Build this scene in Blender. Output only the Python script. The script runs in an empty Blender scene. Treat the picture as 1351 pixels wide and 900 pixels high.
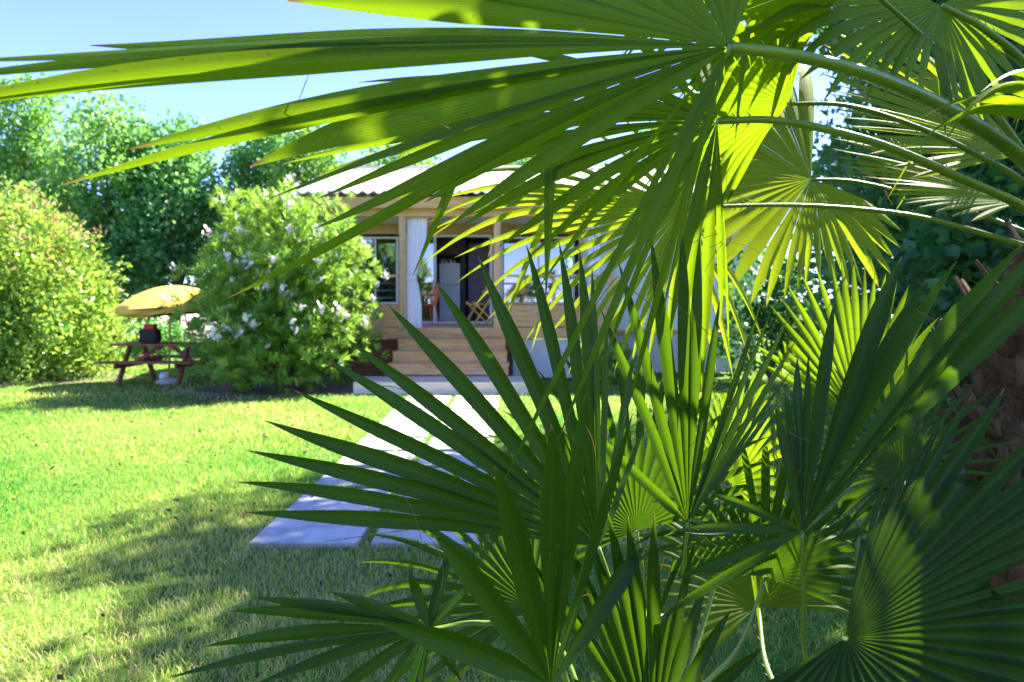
import bpy, bmesh, math, random
import numpy as np
from mathutils import Vector, Matrix
R = math.radians
random.seed(7)
rng = np.random.default_rng(7)
scene = bpy.context.scene
COL = scene.collection

# ------------------------------------------------------------------ camera
EYE = 1.5
cam_d = bpy.data.cameras.new("camera")
cam = bpy.data.objects.new("camera", cam_d)
COL.objects.link(cam)
cam.location = (0, 0, EYE)
cam.rotation_euler = (R(90), 0, 0)
cam_d.lens = 24
cam_d.sensor_width = 36
cam_d.shift_y = -0.0392
cam_d.clip_start = 0.02
cam_d.clip_end = 1500
cam_d.dof.use_dof = True
cam_d.dof.focus_distance = 1.25
cam_d.dof.aperture_fstop = 6.0
scene.camera = cam
# ------------------------------------------------------------------ light
SUN_EL = 47.0
sd = Vector((0.84, 0.54, 0)).normalized()
az = math.atan2(sd.x, sd.y)
SD = Vector((sd.x*math.cos(R(SUN_EL)), sd.y*math.cos(R(SUN_EL)), math.sin(R(SUN_EL))))
world = bpy.data.worlds.new("World")
scene.world = world
world.use_nodes = True
wn = world.node_tree
sky = wn.nodes.new("ShaderNodeTexSky")
sky.sky_type = 'NISHITA'
sky.sun_disc = False
sky.sun_elevation = R(SUN_EL)
sky.sun_rotation = az
sky.air_density = 0.65
sky.dust_density = 0.0
sky.ozone_density = 10.0
bg = wn.nodes["Background"]
tintn = wn.nodes.new("ShaderNodeMix"); tintn.data_type = 'RGBA'; tintn.blend_type = 'MULTIPLY'
tintn.inputs[0].default_value = 1.0; tintn.inputs[7].default_value = (1.08, .79, .96, 1)
wn.links.new(sky.outputs[0], tintn.inputs[6]); wn.links.new(tintn.outputs[2], bg.inputs[0])
bg.inputs[1].default_value = 0.12
sl = bpy.data.lights.new("sun", 'SUN')
sl.energy = 5.0
sl.angle = R(0.5)
sl.color = (1.0, 0.93, 0.80)
so = bpy.data.objects.new("sun", sl)
COL.objects.link(so)
so.rotation_euler = SD.to_track_quat('Z', 'Y').to_euler()
scene.view_settings.view_transform = 'Standard'
scene.view_settings.look = 'None'
scene.view_settings.gamma = 1
scene.view_settings.exposure = 2.62
scene.render.engine = 'CYCLES'
scene.cycles.max_bounces = 10
scene.cycles.transmission_bounces = 8
scene.cycles.transparent_max_bounces = 12

# ------------------------------------------------------------------ helpers
FP = 900.0
def P(px, py, d):
    """a point of the place, d metres in front of where the photographer stood"""
    return Vector(((px-675.5)/FP*d, d, EYE+(397-py)/FP*d))
def G(px, py, z=0.0):
    d = (EYE-z)*FP/(py-397)
    return Vector(((px-675.5)/FP*d, d, z))

def tag(o, label=None, cat=None, group=None, kind=None):
    if label: o['label'] = label
    if cat: o['category'] = cat
    if group: o['group'] = group
    if kind: o['kind'] = kind
    return o
def empty(name, loc, label, cat, group=None):
    o = bpy.data.objects.new(name, None)
    o.empty_display_size = 0.2
    COL.objects.link(o)
    o.location = loc
    return tag(o, label, cat, group)
WL = {}
def wloc(o):
    p = Vector((0, 0, 0))
    while o is not None:
        p += o.location
        o = o.parent
    return p
def link_mesh(name, me, parent=None, loc=None):
    """verts are given in world space; the object's origin is put at loc"""
    o = bpy.data.objects.new(name, me)
    COL.objects.link(o)
    pl = wloc(parent) if parent else Vector((0, 0, 0))
    if loc is None:
        n = len(me.vertices)
        if parent is None and n:
            a = np.empty(n*3, np.float32); me.vertices.foreach_get('co', a)
            a = a.reshape(-1, 3)
            loc = Vector(((a[:, 0].min()+a[:, 0].max())/2, (a[:, 1].min()+a[:, 1].max())/2, a[:, 2].min()))
        else:
            loc = pl
    me.transform(Matrix.Translation(-Vector(loc)))
    if parent:
        o.parent = parent
    o.location = Vector(loc)-pl
    return o
def np_mesh(name, V, F, mat, parent=None, uv=None, tint=None, smooth=False, loc=None):
    """V (n,3), F (m,k) all faces of k corners"""
    V = np.asarray(V, np.float32); F = np.asarray(F, np.int32)
    me = bpy.data.meshes.new(name)
    m, k = F.shape
    me.vertices.add(len(V)); me.vertices.foreach_set('co', V.ravel())
    me.loops.add(m*k); me.loops.foreach_set('vertex_index', F.ravel())
    me.polygons.add(m)
    me.polygons.foreach_set('loop_start', np.arange(m, dtype=np.int32)*k)
    me.polygons.foreach_set('loop_total', np.full(m, k, np.int32))
    if smooth:
        me.polygons.foreach_set('use_smooth', np.ones(m, bool))
    if uv is not None:
        l = me.uv_layers.new(name="UVMap")
        l.data.foreach_set('uv', np.asarray(uv, np.float32)[F.ravel()].ravel())
    if tint is not None:
        a = me.attributes.new("tint", 'FLOAT', 'POINT')
        a.data.foreach_set('value', np.asarray(tint, np.float32))
    me.update(calc_edges=True)
    if mat: me.materials.append(mat)
    return link_mesh(name, me, parent, loc)
class MB:
    """collects boxes, bars and tubes in one bmesh"""
    def __init__(s): s.bm = bmesh.new()
    def box(s, x0, x1, y0, y1, z0, z1, bevel=0.0, rot=None, piv=None):
        t = bmesh.new()
        bmesh.ops.create_cube(t, size=1)
        for v in t.verts:
            v.co = Vector(((x0+x1)/2+v.co.x*(x1-x0), (y0+y1)/2+v.co.y*(y1-y0), (z0+z1)/2+v.co.z*(z1-z0)))
        if bevel:
            bmesh.ops.bevel(t, geom=t.edges[:], offset=bevel, segments=2, affect='EDGES', profile=.6)
        if rot is not None:
            c = Vector(piv) if piv is not None else Vector(((x0+x1)/2, (y0+y1)/2, (z0+z1)/2))
            bmesh.ops.rotate(t, verts=t.verts[:], cent=c, matrix=rot)
        s._add(t); return s
    def bar(s, a, b, w, h, bevel=0.0, up=Vector((0, 0, 1))):
        a = Vector(a); b = Vector(b); d = b-a; L = d.length
        t = bmesh.new(); bmesh.ops.create_cube(t, size=1)
        for v in t.verts: v.co = Vector((v.co.x*w, v.co.y*h, v.co.z*L))
        if bevel: bmesh.ops.bevel(t, geom=t.edges[:], offset=bevel, segments=2, affect='EDGES', profile=.6)
        z = d.normalized(); y = up-z*up.dot(z)
        if y.length < 1e-4: y = Vector((0, 1, 0))-z*z.y
        y.normalize(); x = y.cross(z)
        M = Matrix((x, y, z)).transposed().to_4x4()
        M.translation = (a+b)/2
        t.transform(M); s._add(t); return s
    def tube(s, pts, rad, n=8, caps=True, flat=1.0):
        t = bmesh.new(); pts = [Vector(p) for p in pts]; rings = []
        if not hasattr(rad, '__len__'): rad = [rad]*len(pts)
        prev = None
        for i, p in enumerate(pts):
            d = (pts[min(i+1, len(pts)-1)]-pts[max(i-1, 0)]).normalized()
            if prev is None:
                a = Vector((0, 0, 1)) if abs(d.z) < .9 else Vector((1, 0, 0))
                x = d.cross(a).normalized()
            else:
                x = (prev-d*prev.dot(d)).normalized()
            prev = x; y = d.cross(x)
            rings.append([t.verts.new(p+x*math.cos(k*2*math.pi/n)*rad[i]+y*math.sin(k*2*math.pi/n)*rad[i]*flat) for k in range(n)])
        for i in range(len(rings)-1):
            for k in range(n):
                f = t.faces.new((rings[i][k], rings[i][(k+1) % n], rings[i+1][(k+1) % n], rings[i+1][k])); f.smooth = True
        if caps:
            t.faces.new(rings[0][::-1]); t.faces.new(rings[-1])
        s._add(t); return s
    def _add(s, t):
        me = bpy.data.meshes.new("tmp"); t.to_mesh(me); t.free()
        s.bm.from_mesh(me); bpy.data.meshes.remove(me)
    def build(s, name, mat, parent=None, loc=None):
        bmesh.ops.recalc_face_normals(s.bm, faces=s.bm.faces[:])
        me = bpy.data.meshes.new(name); s.bm.to_mesh(me); s.bm.free()
        me.materials.append(mat)
        return link_mesh(name, me, parent, loc)

# ------------------------------------------------------------------ materials
def newmat(name):
    m = bpy.data.materials.new(name); m.use_nodes = True
    nt = m.node_tree; b = nt.nodes["Principled BSDF"]
    return m, nt, b
def N(nt, t, **kw):
    n = nt.nodes.new(t)
    for k, v in kw.items():
        if k in n.inputs: n.inputs[k].default_value = v
        else: setattr(n, k, v)
    return n
def ramp(nt, stops, fac):
    r = nt.nodes.new("ShaderNodeValToRGB")
    e = r.color_ramp.elements
    while len(e) < len(stops): e.new(0.5)
    for el, (p, c) in zip(e, stops):
        el.position = p; el.color = (*c, 1)
    nt.links.new(fac, r.inputs[0]); return r
def noisy(name, c1, c2, scale=6, rough=.7, bump=.2, bscale=60, stretch=(1, 1, 1), detail=6, spec=.3, metallic=0, c3=None):
    m, nt, b = newmat(name)
    tc = N(nt, "ShaderNodeTexCoord"); mp = N(nt, "ShaderNodeMapping"); mp.inputs['Scale'].default_value = stretch
    nt.links.new(tc.outputs['Object'], mp.inputs[0])
    n = N(nt, "ShaderNodeTexNoise", Scale=scale, Detail=detail, Roughness=.65)
    nt.links.new(mp.outputs[0], n.inputs['Vector'])
    st = [(.32, c1), (.68, c2)] if c3 is None else [(.3, c1), (.52, c2), (.72, c3)]
    r = ramp(nt, st, n.outputs[0])
    nt.links.new(r.outputs[0], b.inputs['Base Color'])
    n2 = N(nt, "ShaderNodeTexNoise", Scale=bscale, Detail=5)
    nt.links.new(mp.outputs[0], n2.inputs['Vector'])
    bp = N(nt, "ShaderNodeBump", Strength=bump, Distance=.02)
    nt.links.new(n2.outputs[0], bp.inputs['Height']); nt.links.new(bp.outputs[0], b.inputs['Normal'])
    b.inputs['Roughness'].default_value = rough
    b.inputs['Specular IOR Level'].default_value = spec
    b.inputs['Metallic'].default_value = metallic
    return m
def plain(name, c, rough=.5, spec=.4, metallic=0):
    return noisy(name, tuple(x*.88 for x in c), c, 9, rough, .05, 80, spec=spec, metallic=metallic)
def leafmat(name, dark, light, trans, tw=.45, rough=.42, spec=.4):
    """small leaf faces: colour by the random 'tint' of each leaf"""
    m, nt, b = newmat(name)
    at = N(nt, "ShaderNodeAttribute", attribute_name="tint")
    r = ramp(nt, [(0, dark), (1, light)], at.outputs['Fac'])
    nt.links.new(r.outputs[0], b.inputs['Base Color'])
    b.inputs['Roughness'].default_value = rough
    b.inputs['Specular IOR Level'].default_value = spec
    tr = N(nt, "ShaderNodeBsdfTranslucent")
    r2 = ramp(nt, [(0, tuple(x*.6 for x in trans)), (1, trans)], at.outputs['Fac'])
    nt.links.new(r2.outputs[0], tr.inputs[0])
    mx = N(nt, "ShaderNodeMixShader"); mx.inputs[0].default_value = tw
    nt.links.new(b.outputs[0], mx.inputs[1]); nt.links.new(tr.outputs[0], mx.inputs[2])
    nt.links.new(mx.outputs[0], nt.nodes["Material Output"].inputs[0])
    return m
def palmmat(name, c_a, c_b, trans, tw=.42, rough=.42, tipc=(.20, .11, .03)):
    m, nt, b = newmat(name)
    uvn = N(nt, "ShaderNodeUVMap"); sep = N(nt, "ShaderNodeSeparateXYZ")
    nt.links.new(uvn.outputs[0], sep.inputs[0])
    # fine parallel veins
    mul = N(nt, "ShaderNodeMath", operation='MULTIPLY'); mul.inputs[1].default_value = 75
    nt.links.new(sep.outputs[0], mul.inputs[0])
    sn = N(nt, "ShaderNodeMath", operation='SINE'); nt.links.new(mul.outputs[0], sn.inputs[0])
    # mottling along the blade
    tc = N(nt, "ShaderNodeTexCoord")
    no = N(nt, "ShaderNodeTexNoise", Scale=9, Detail=5, Roughness=.7); nt.links.new(tc.outputs['Object'], no.inputs['Vector'])
    at = N(nt, "ShaderNodeAttribute", attribute_name="tint")
    ad = N(nt, "ShaderNodeMath", operation='ADD'); nt.links.new(no.outputs[0], ad.inputs[0]); nt.links.new(at.outputs['Fac'], ad.inputs[1])
    hf = N(nt, "ShaderNodeMath", operation='MULTIPLY_ADD'); nt.links.new(sn.outputs[0], hf.inputs[0]); hf.inputs[1].default_value = .17
    hv = N(nt, "ShaderNodeMath", operation='MULTIPLY'); nt.links.new(ad.outputs[0], hv.inputs[0]); hv.inputs[1].default_value = .5
    nt.links.new(hv.outputs[0], hf.inputs[2])
    r = ramp(nt, [(.15, c_a), (.85, c_b)], hf.outputs[0])
    r2 = ramp(nt, [(.15, tuple(x*.72 for x in trans)), (.85, trans)], hf.outputs[0])
    # pale midrib, brown tip
    sb = N(nt, "ShaderNodeMath", operation='SUBTRACT'); nt.links.new(sep.outputs[0], sb.inputs[0]); sb.inputs[1].default_value = .5
    ab = N(nt, "ShaderNodeMath", operation='ABSOLUTE'); nt.links.new(sb.outputs[0], ab.inputs[0])
    rib = N(nt, "ShaderNodeMapRange"); nt.links.new(ab.outputs[0], rib.inputs[0])
    rib.inputs[1].default_value = .02; rib.inputs[2].default_value = .06; rib.inputs[3].default_value = .7; rib.inputs[4].default_value = 0
    tip = N(nt, "ShaderNodeMapRange"); nt.links.new(sep.outputs[1], tip.inputs[0])
    tip.inputs[1].default_value = .965; tip.inputs[2].default_value = .99
    sp = N(nt, "ShaderNodeTexNoise", Scale=140, Detail=2); nt.links.new(tc.outputs['Object'], sp.inputs['Vector'])
    spk = N(nt, "ShaderNodeMapRange"); nt.links.new(sp.outputs[0], spk.inputs[0])
    spk.inputs[1].default_value = .66; spk.inputs[2].default_value = .74; spk.inputs[4].default_value = .75
    def chain(src, ribc):
        m1 = N(nt, "ShaderNodeMix", data_type='RGBA'); nt.links.new(rib.outputs[0], m1.inputs[0]); nt.links.new(src, m1.inputs[6]); m1.inputs[7].default_value = (*ribc, 1)
        m2 = N(nt, "ShaderNodeMix", data_type='RGBA'); nt.links.new(tip.outputs[0], m2.inputs[0]); nt.links.new(m1.outputs[2], m2.inputs[6]); m2.inputs[7].default_value = (*tipc, 1)
        m3 = N(nt, "ShaderNodeMix", data_type='RGBA'); nt.links.new(spk.outputs[0], m3.inputs[0]); nt.links.new(m2.outputs[2], m3.inputs[6]); m3.inputs[7].default_value = (.10, .10, .025, 1)
        return m3.outputs[2]
    nt.links.new(chain(r.outputs[0], tuple(x*1.5 for x in c_b)), b.inputs['Base Color'])
    b.inputs['Roughness'].default_value = rough
    b.inputs['Specular IOR Level'].default_value = .20
    bp = N(nt, "ShaderNodeBump", Strength=.25, Distance=.0015); nt.links.new(sn.outputs[0], bp.inputs['Height'])
    nt.links.new(bp.outputs[0], b.inputs['Normal'])
    tr = N(nt, "ShaderNodeBsdfTranslucent"); nt.links.new(chain(r2.outputs[0], tuple(x*.8 for x in trans)), tr.inputs[0])
    mx = N(nt, "ShaderNodeMixShader"); mx.inputs[0].default_value = tw
    nt.links.new(b.outputs[0], mx.inputs[1]); nt.links.new(tr.outputs[0], mx.inputs[2])
    nt.links.new(mx.outputs[0], nt.nodes["Material Output"].inputs[0])
    return m

M = {}
M['wood'] = noisy('warm_wood', (.42, .20, .07), (.64, .37, .15), 3, .6, .25, 30, (1, 8, 14), c3=(.74, .48, .24))
M['wood_deck'] = noisy('deck_wood', (.50, .36, .24), (.70, .55, .40), 3, .65, .25, 30, (1, 8, 14))
M['wood_pale'] = noisy('weathered_wood', (.52, .41, .31), (.70, .60, .48), 3, .7, .25, 30, (1, 8, 14))
M['wood_post'] = noisy('post_wood', (.46, .28, .13), (.68, .46, .25), 3, .6, .2, 30, (14, 14, 1))
M['wood_red'] = noisy('stained_wood', (.15, .045, .02), (.27, .10, .05), 4, .6, .2, 40, (1, 8, 8))
M['wood_yel'] = noisy('varnished_wood', (.55, .30, .06), (.72, .44, .12), 4, .45, .1, 40, (8, 8, 1))
M['white'] = noisy('white_panel', (.78, .79, .81), (.87, .88, .89), 1.5, .55, .06, 40)
M['skirt'] = noisy('skirting_panel', (.56, .55, .50), (.70, .68, .63), 2, .7, .1, 40)
M['frame'] = plain('white_frame_paint', (.78, .78, .78), .35)
M['cloth'] = noisy('white_cloth', (.76, .77, .82), (.84, .85, .88), 4, .9, .2, 120)
M['roof'] = noisy('faded_roof_tile', (.50, .36, .31), (.70, .58, .53), 5, .8, .3, 30, c3=(.62, .45, .38))
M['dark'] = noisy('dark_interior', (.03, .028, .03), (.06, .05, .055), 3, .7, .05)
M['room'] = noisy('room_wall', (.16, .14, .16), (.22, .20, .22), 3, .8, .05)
M['darkwood'] = noisy('dark_cabinet_wood', (.05, .018, .012), (.10, .035, .025), 4, .4, .05)
M['fridge'] = noisy('fridge_enamel', (.58, .60, .64), (.66, .68, .72), 1.5, .35, .02)
M['grey'] = plain('grey_door_paint', (.22, .19, .23), .5)
M['metal'] = plain('brushed_metal', (.6, .6, .62), .3, .5, 1)
M['orange'] = plain('orange_plastic', (.80, .16, .03), .4)
M['stone'] = noisy('paving_concrete', (.30, .28, .25), (.50, .48, .44), 4, .85, .5, 60, c3=(.60, .57, .53))
M['yellow'] = None
M['black'] = plain('black_fabric', (.02, .018, .022), .8)
M['red'] = plain('red_fabric', (.6, .03, .03), .7)
M['bluegrey'] = plain('grey_blue_paint', (.20, .26, .36), .5)
M['wallpink'] = noisy('pink_render', (.60, .47, .42), (.72, .60, .55), 2, .9, .2)
M['bark'] = noisy('grey_bark', (.10, .07, .05), (.24, .18, .13), 6, .9, .6, 30, (3, 3, .6))
M['fibre'] = noisy('palm_fibre', (.022, .013, .008), (.09, .045, .022), 14, .95, .9, 60, (2, 2, .7), c3=(.16, .09, .045))
M['stub'] = noisy('dry_leaf_base', (.045, .024, .012), (.12, .07, .035), 10, .85, .4, 60, (3, 3, .5))
M['stalk'] = noisy('green_leaf_stalk', (.06, .11, .006), (.12, .18, .015), 5, .35, .12, 70, (1, 1, 1), spec=.5)
M['spine'] = plain('brown_spine', (.22, .09, .04), .5)
M['flower'] = leafmat('pale_petals', (.82, .70, .72), (.88, .86, .84), (.8, .7, .7), .3, .6)
M['soil'] = noisy('bare_soil', (.11, .075, .05), (.26, .19, .13), 5, .95, .7, 40)
# glass: see through and mirror
m, nt, b = newmat('window_glass')
gl = N(nt, "ShaderNodeBsdfGlossy", Roughness=.01); gl.inputs[0].default_value = (.9, .95, 1, 1)
tp = N(nt, "ShaderNodeBsdfTransparent"); tp.inputs[0].default_value = (.75, .82, .8, 1)
fr = N(nt, "ShaderNodeFresnel", IOR=2.4)
mx = N(nt, "ShaderNodeMixShader"); nt.links.new(fr.outputs[0], mx.inputs[0]); nt.links.new(tp.outputs[0], mx.inputs[1]); nt.links.new(gl.outputs[0], mx.inputs[2])
nt.links.new(mx.outputs[0], nt.nodes["Material Output"].inputs[0]); M['glass'] = m
# parasol cloth lets sun through
m, nt, b = newmat('yellow_canvas')
b.inputs['Base Color'].default_value = (.86, .64, .12, 1); b.inputs['Roughness'].default_value = .9
tr = N(nt, "ShaderNodeBsdfTranslucent"); tr.inputs[0].default_value = (.85, .55, .06, 1)
mx = N(nt, "ShaderNodeMixShader"); mx.inputs[0].default_value = .4
nt.links.new(b.outputs[0], mx.inputs[1]); nt.links.new(tr.outputs[0], mx.inputs[2]); nt.links.new(mx.outputs[0], nt.nodes["Material Output"].inputs[0]); M['yellow'] = m
# lawn sheet
m, nt, b = newmat('lawn_ground')
tc = N(nt, "ShaderNodeTexCoord")
n1 = N(nt, "ShaderNodeTexNoise", Scale=.9, Detail=7, Roughness=.7); nt.links.new(tc.outputs['Object'], n1.inputs['Vector'])
n2 = N(nt, "ShaderNodeTexNoise", Scale=22, Detail=5, Roughness=.7); nt.links.new(tc.outputs['Object'], n2.inputs['Vector'])
r1 = ramp(nt, [(.28, (.26, .22, .11)), (.45, (.11, .17, .03)), (.62, (.05, .13, .015))], n1.outputs[0])
r2 = ramp(nt, [(.3, (.03, .07, .01)), (.6, (.14, .22, .03))], n2.outputs[0])
mc = N(nt, "ShaderNodeMix", data_type='RGBA'); mc.inputs[0].default_value = .45
nt.links.new(r1.outputs[0], mc.inputs[6]); nt.links.new(r2.outputs[0], mc.inputs[7]); nt.links.new(mc.outputs[2], b.inputs['Base Color'])
b.inputs['Roughness'].default_value = .95; b.inputs['Specular IOR Level'].default_value = .1
bp = N(nt, "ShaderNodeBump", Strength=.8, Distance=.04); nt.links.new(n2.outputs[0], bp.inputs['Height']); nt.links.new(bp.outputs[0], b.inputs['Normal'])
M['lawn'] = m
# grass blades: tint picks fresh green .. straw
m, nt, b = newmat('grass_blades')
at = N(nt, "ShaderNodeAttribute", attribute_name="tint")
st = [(0, (.015, .17, .03)), (.35, (.05, .26, .03)), (.65, (.27, .37, .06)), (.85, (.40, .42, .12)), (1, (.62, .52, .28))]
r = ramp(nt, st, at.outputs['Fac']); nt.links.new(r.outputs[0], b.inputs['Base Color'])
b.inputs['Roughness'].default_value = .5; b.inputs['Specular IOR Level'].default_value = .3
tr = N(nt, "ShaderNodeBsdfTranslucent")
r = ramp(nt, [(0, (.05, .40, .03)), (.5, (.42, .60, .07)), (1, (.7, .62, .22))], at.outputs['Fac']); nt.links.new(r.outputs[0], tr.inputs[0])
mx = N(nt, "ShaderNodeMixShader"); mx.inputs[0].default_value = .45
nt.links.new(b.outputs[0], mx.inputs[1]); nt.links.new(tr.outputs[0], mx.inputs[2]); nt.links.new(mx.outputs[0], nt.nodes["Material Output"].inputs[0]); M['grass'] = m

M['leaf_back'] = leafmat('poplar_leaves', (.05, .20, .04), (.26, .48, .10), (.34, .62, .10), .4)
M['leaf_back2'] = leafmat('blue_green_leaves', (.03, .18, .06), (.26, .50, .14), (.28, .60, .14), .45)
M['leaf_hedge'] = leafmat('hedge_leaves', (.05, .19, .02), (.30, .45, .07), (.50, .68, .09), .38, .3)
M['leaf_pink'] = leafmat('pink_new_leaves', (.42, .22, .14), (.60, .36, .26), (.8, .42, .25), .4)
M['leaf_ole'] = leafmat('oleander_leaves', (.035, .17, .012), (.28, .46, .07), (.42, .66, .07), .45, .35)
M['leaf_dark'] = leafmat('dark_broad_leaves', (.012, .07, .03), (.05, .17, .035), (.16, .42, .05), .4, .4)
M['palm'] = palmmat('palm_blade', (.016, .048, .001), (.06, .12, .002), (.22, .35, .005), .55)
M['palm_shaded'] = palmmat('shaded_palm_blade', (.003, .018, .0018), (.018, .055, .003), (.10, .22, .003), .36, .34)  # low fans: their shade is put into this darker blade colour
M['palm_sunlit'] = palmmat('sunlit_palm_blade', (.05, .10, .004), (.13, .19, .01), (.36, .47, .012), .50)  # sunlight put into the colour, for the brightly lit fans

# ------------------------------------------------------------------ ground
def sheet(name, pts, z, mat, thick=0):
    me = bpy.data.meshes.new(name)
    me.from_pydata([(x, y, z) for x, y in pts], [], [list(range(len(pts)))])
    me.materials.append(mat)
    return link_mesh(name, me, loc=(0, 0, 0))
o = sheet('lawn', [(-500, -200), (500, -200), (500, 900), (-500, 900)], 0, M['lawn']); tag(o, kind='structure')
def blob(cx, cy, rx, ry, n=40, wob=.12):
    ph = [random.uniform(0, 6.28) for _ in range(4)]
    return [(cx+rx*math.cos(a)*(1+wob*math.sin(3*a+ph[0])+wob*.6*math.sin(7*a+ph[1])), cy+ry*math.sin(a)*(1+wob*math.sin(4*a+ph[2])+wob*.5*math.sin(9*a+ph[3]))) for a in [i*2*math.pi/n for i in range(n)]]
tag(sheet('flower_bed', blob(-3.8, 11.6, 1.7, 1.1), .006, M['soil']), kind='structure')
tag(sheet('hedge_bed', blob(-11, 13.4, 3.9, 1.4), .005, M['soil']), kind='structure')
tag(sheet('palm_bed', blob(.9, 1.6, 1.15, .75), .006, M['soil']), kind='structure')
tag(sheet('drive', [(-120, 30), (-6, 27), (-6, 150), (-120, 150)], .005, M['wallpink']), kind='structure')

def leaves(centers, n_per, spread, size, aspect=1.6, up=.3, out=None, tilt=None):
    """centers (k,3). returns rhombic two-triangle leaves with a fold"""
    k = len(centers)
    c = np.repeat(centers, n_per, 0)+rng.normal(0, spread, (k*n_per, 3))
    n = len(c)
    d = rng.normal(0, 1, (n, 3)); d[:, 2] += up
    if out is not None: d += np.repeat(out, n_per, 0)*.9
    d /= np.linalg.norm(d, axis=1, keepdims=True)
    s = np.cross(d, rng.normal(0, 1, (n, 3))); s /= np.linalg.norm(s, axis=1, keepdims=True)
    nn = np.cross(d, s)
    L = (size*rng.uniform(.6, 1.3, n))[:, None]
    W = L/aspect*.5
    V = np.stack([c, c+d*L*.5+s*W+nn*W*.25, c+d*L, c+d*L*.5-s*W+nn*W*.25], 1).reshape(-1, 3)
    b0 = np.arange(n)*4
    F = np.concatenate([np.stack([b0, b0+1, b0+2], 1), np.stack([b0, b0+2, b0+3], 1)])
    base = np.repeat(rng.uniform(.0, .75, k), n_per)
    t = np.clip(base+rng.normal(.1, .18, n), 0, 1)
    return V, F, np.repeat(t, 4)
# grass blades
SLABS = []
PITCH = .655
for r_ in range(10):
    for c_ in range(2):
        x0 = -1.60+c_*.735; y0 = 4.15+r_*PITCH
        SLABS.append((x0, x0+.66, y0, y0+.555))
def lumps(x, y):
    return (np.sin(x*1.9+y*.7+1)+np.sin(y*2.3-x*1.1+.5)+np.sin(x*4.7+y*3.9)*.6+np.sin(x*.6-y*.9+2)+np.sin(y*7.1-x*5.3)*.4)/4
def grass(n, x0, x1, y0, y1, h, w):
    x = rng.uniform(x0, x1, n); y = rng.uniform(y0, y1, n)
    ok = np.ones(n, bool)
    for a, b_, c, d in SLABS: ok &= ~((x > a+.018) & (x < b_-.018) & (y > c+.018) & (y < d-.018))
    ok &= ~((((x+3.8)/1.55)**2+((y-11.6)/.95)**2) < 1)
    ok &= ~((x > -2.6) & (x < .45) & (y > 10.8) & (y < 13))
    ok &= ~((x > -5) & (y > 12.9))
    lm = lumps(x, y)
    ok &= rng.uniform(0, 1, n) < (.72+.55*lm)
    x = x[ok]; y = y[ok]; lm = lm[ok]; k = len(x)
    a = rng.uniform(0, 2*np.pi, k)
    hh = h*rng.uniform(.45, 1.25, k)*(1+.5*lm); ww = w*rng.uniform(.6, 1.2, k)
    lean = rng.uniform(.2, 1.1, k)*hh; la = rng.uniform(0, 2*np.pi, k)
    sx, sy = np.cos(a)*ww, np.sin(a)*ww; lx, ly = np.cos(la)*lean, np.sin(la)*lean
    z = np.zeros(k)
    V = np.stack([np.stack([x-sx, y-sy, z], 1), np.stack([x+sx, y+sy, z], 1),
                  np.stack([x+sx*.8+lx*.4, y+sy*.8+ly*.4, hh*.6], 1), np.stack([x-sx*.8+lx*.4, y-sy*.8+ly*.4, hh*.6], 1),
                  np.stack([x+lx, y+ly, hh*.95], 1)], 1).reshape(-1, 3)
    F3 = []
    b0 = np.arange(k)*5
    F = np.concatenate([np.stack([b0, b0+1, b0+2], 1), np.stack([b0, b0+2, b0+3], 1), np.stack([b0+3, b0+2, b0+4], 1)])
    dry = np.clip(.60-.95*lumps(x*.55+3, y*.55-2), 0, 1)
    t = np.clip(rng.normal(.15+.62*dry, .2, k), 0, 1)
    t[rng.uniform(0, 1, k) < .05] = rng.uniform(.8, 1)
    return V, F, np.repeat(t, 5)
parts = [grass(70000, -3.6, 1.8, 2.2, 4.2, .055, .0024), grass(75000, -5.2, 3.4, 4.2, 6.6, .042, .003), grass(65000, -8, 5, 6.6, 10, .045, .0045), grass(60000, -13, 7, 10, 17, .05, .008)]
Vs, Fs, Ts, off = [], [], [], 0
for V, F, t in parts:
    Vs.append(V); Fs.append(F+off); Ts.append(t); off += len(V)
o = np_mesh('grass', np.concatenate(Vs), np.concatenate(Fs), M['grass'], tint=np.concatenate(Ts), loc=(0, 0, 0))
tag(o, 'short summer grass with straw coloured dry patches covering the lawn', 'grass', kind='stuff')

# fallen leaves on the grass
fx = rng.uniform(-7, 1.5, 420); fy = rng.uniform(2.4, 11.5, 420)
V, F, t = leaves(np.stack([fx, fy, np.full(420, .045)], 1), 1, .004, .045, 2.2, 0)
o = np_mesh('fallen_leaves', V, F, M['stub'], loc=(0, 0, 0)); tag(o, 'small dry brown fallen leaves scattered over the lawn', 'fallen leaves', kind='stuff')

# paving slabs
slab_me = None
for i, (x0, x1, y0, y1) in enumerate(SLABS):
    if slab_me is None:
        mb = MB(); mb.box(-.33, .33, -.2775, .2775, -.02, .028, .008)
        o = mb.build('paving_slab', M['stone'], loc=(0, 0, 0)); slab_me = o.data
    else:
        o = bpy.data.objects.new('paving_slab', slab_me); COL.objects.link(o)
    o.location = ((x0+x1)/2+random.uniform(-.008, .008), (y0+y1)/2, random.uniform(-.003, .004))
    o.rotation_euler = (random.uniform(-.004, .004), random.uniform(-.004, .004), random.uniform(-.012, .012))
    row, c = divmod(i, 2)
    ordn = ['nearest', 'second', 'third', 'fourth', 'fifth', 'sixth', 'seventh', 'eighth', 'ninth', 'farthest'][row]
    side = ['left', 'right'][c]
    tag(o, f'pale square concrete slab in the {side} column of the garden path, {ordn} row from the viewer', 'paving slab', 'slabs of the garden path')

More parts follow.
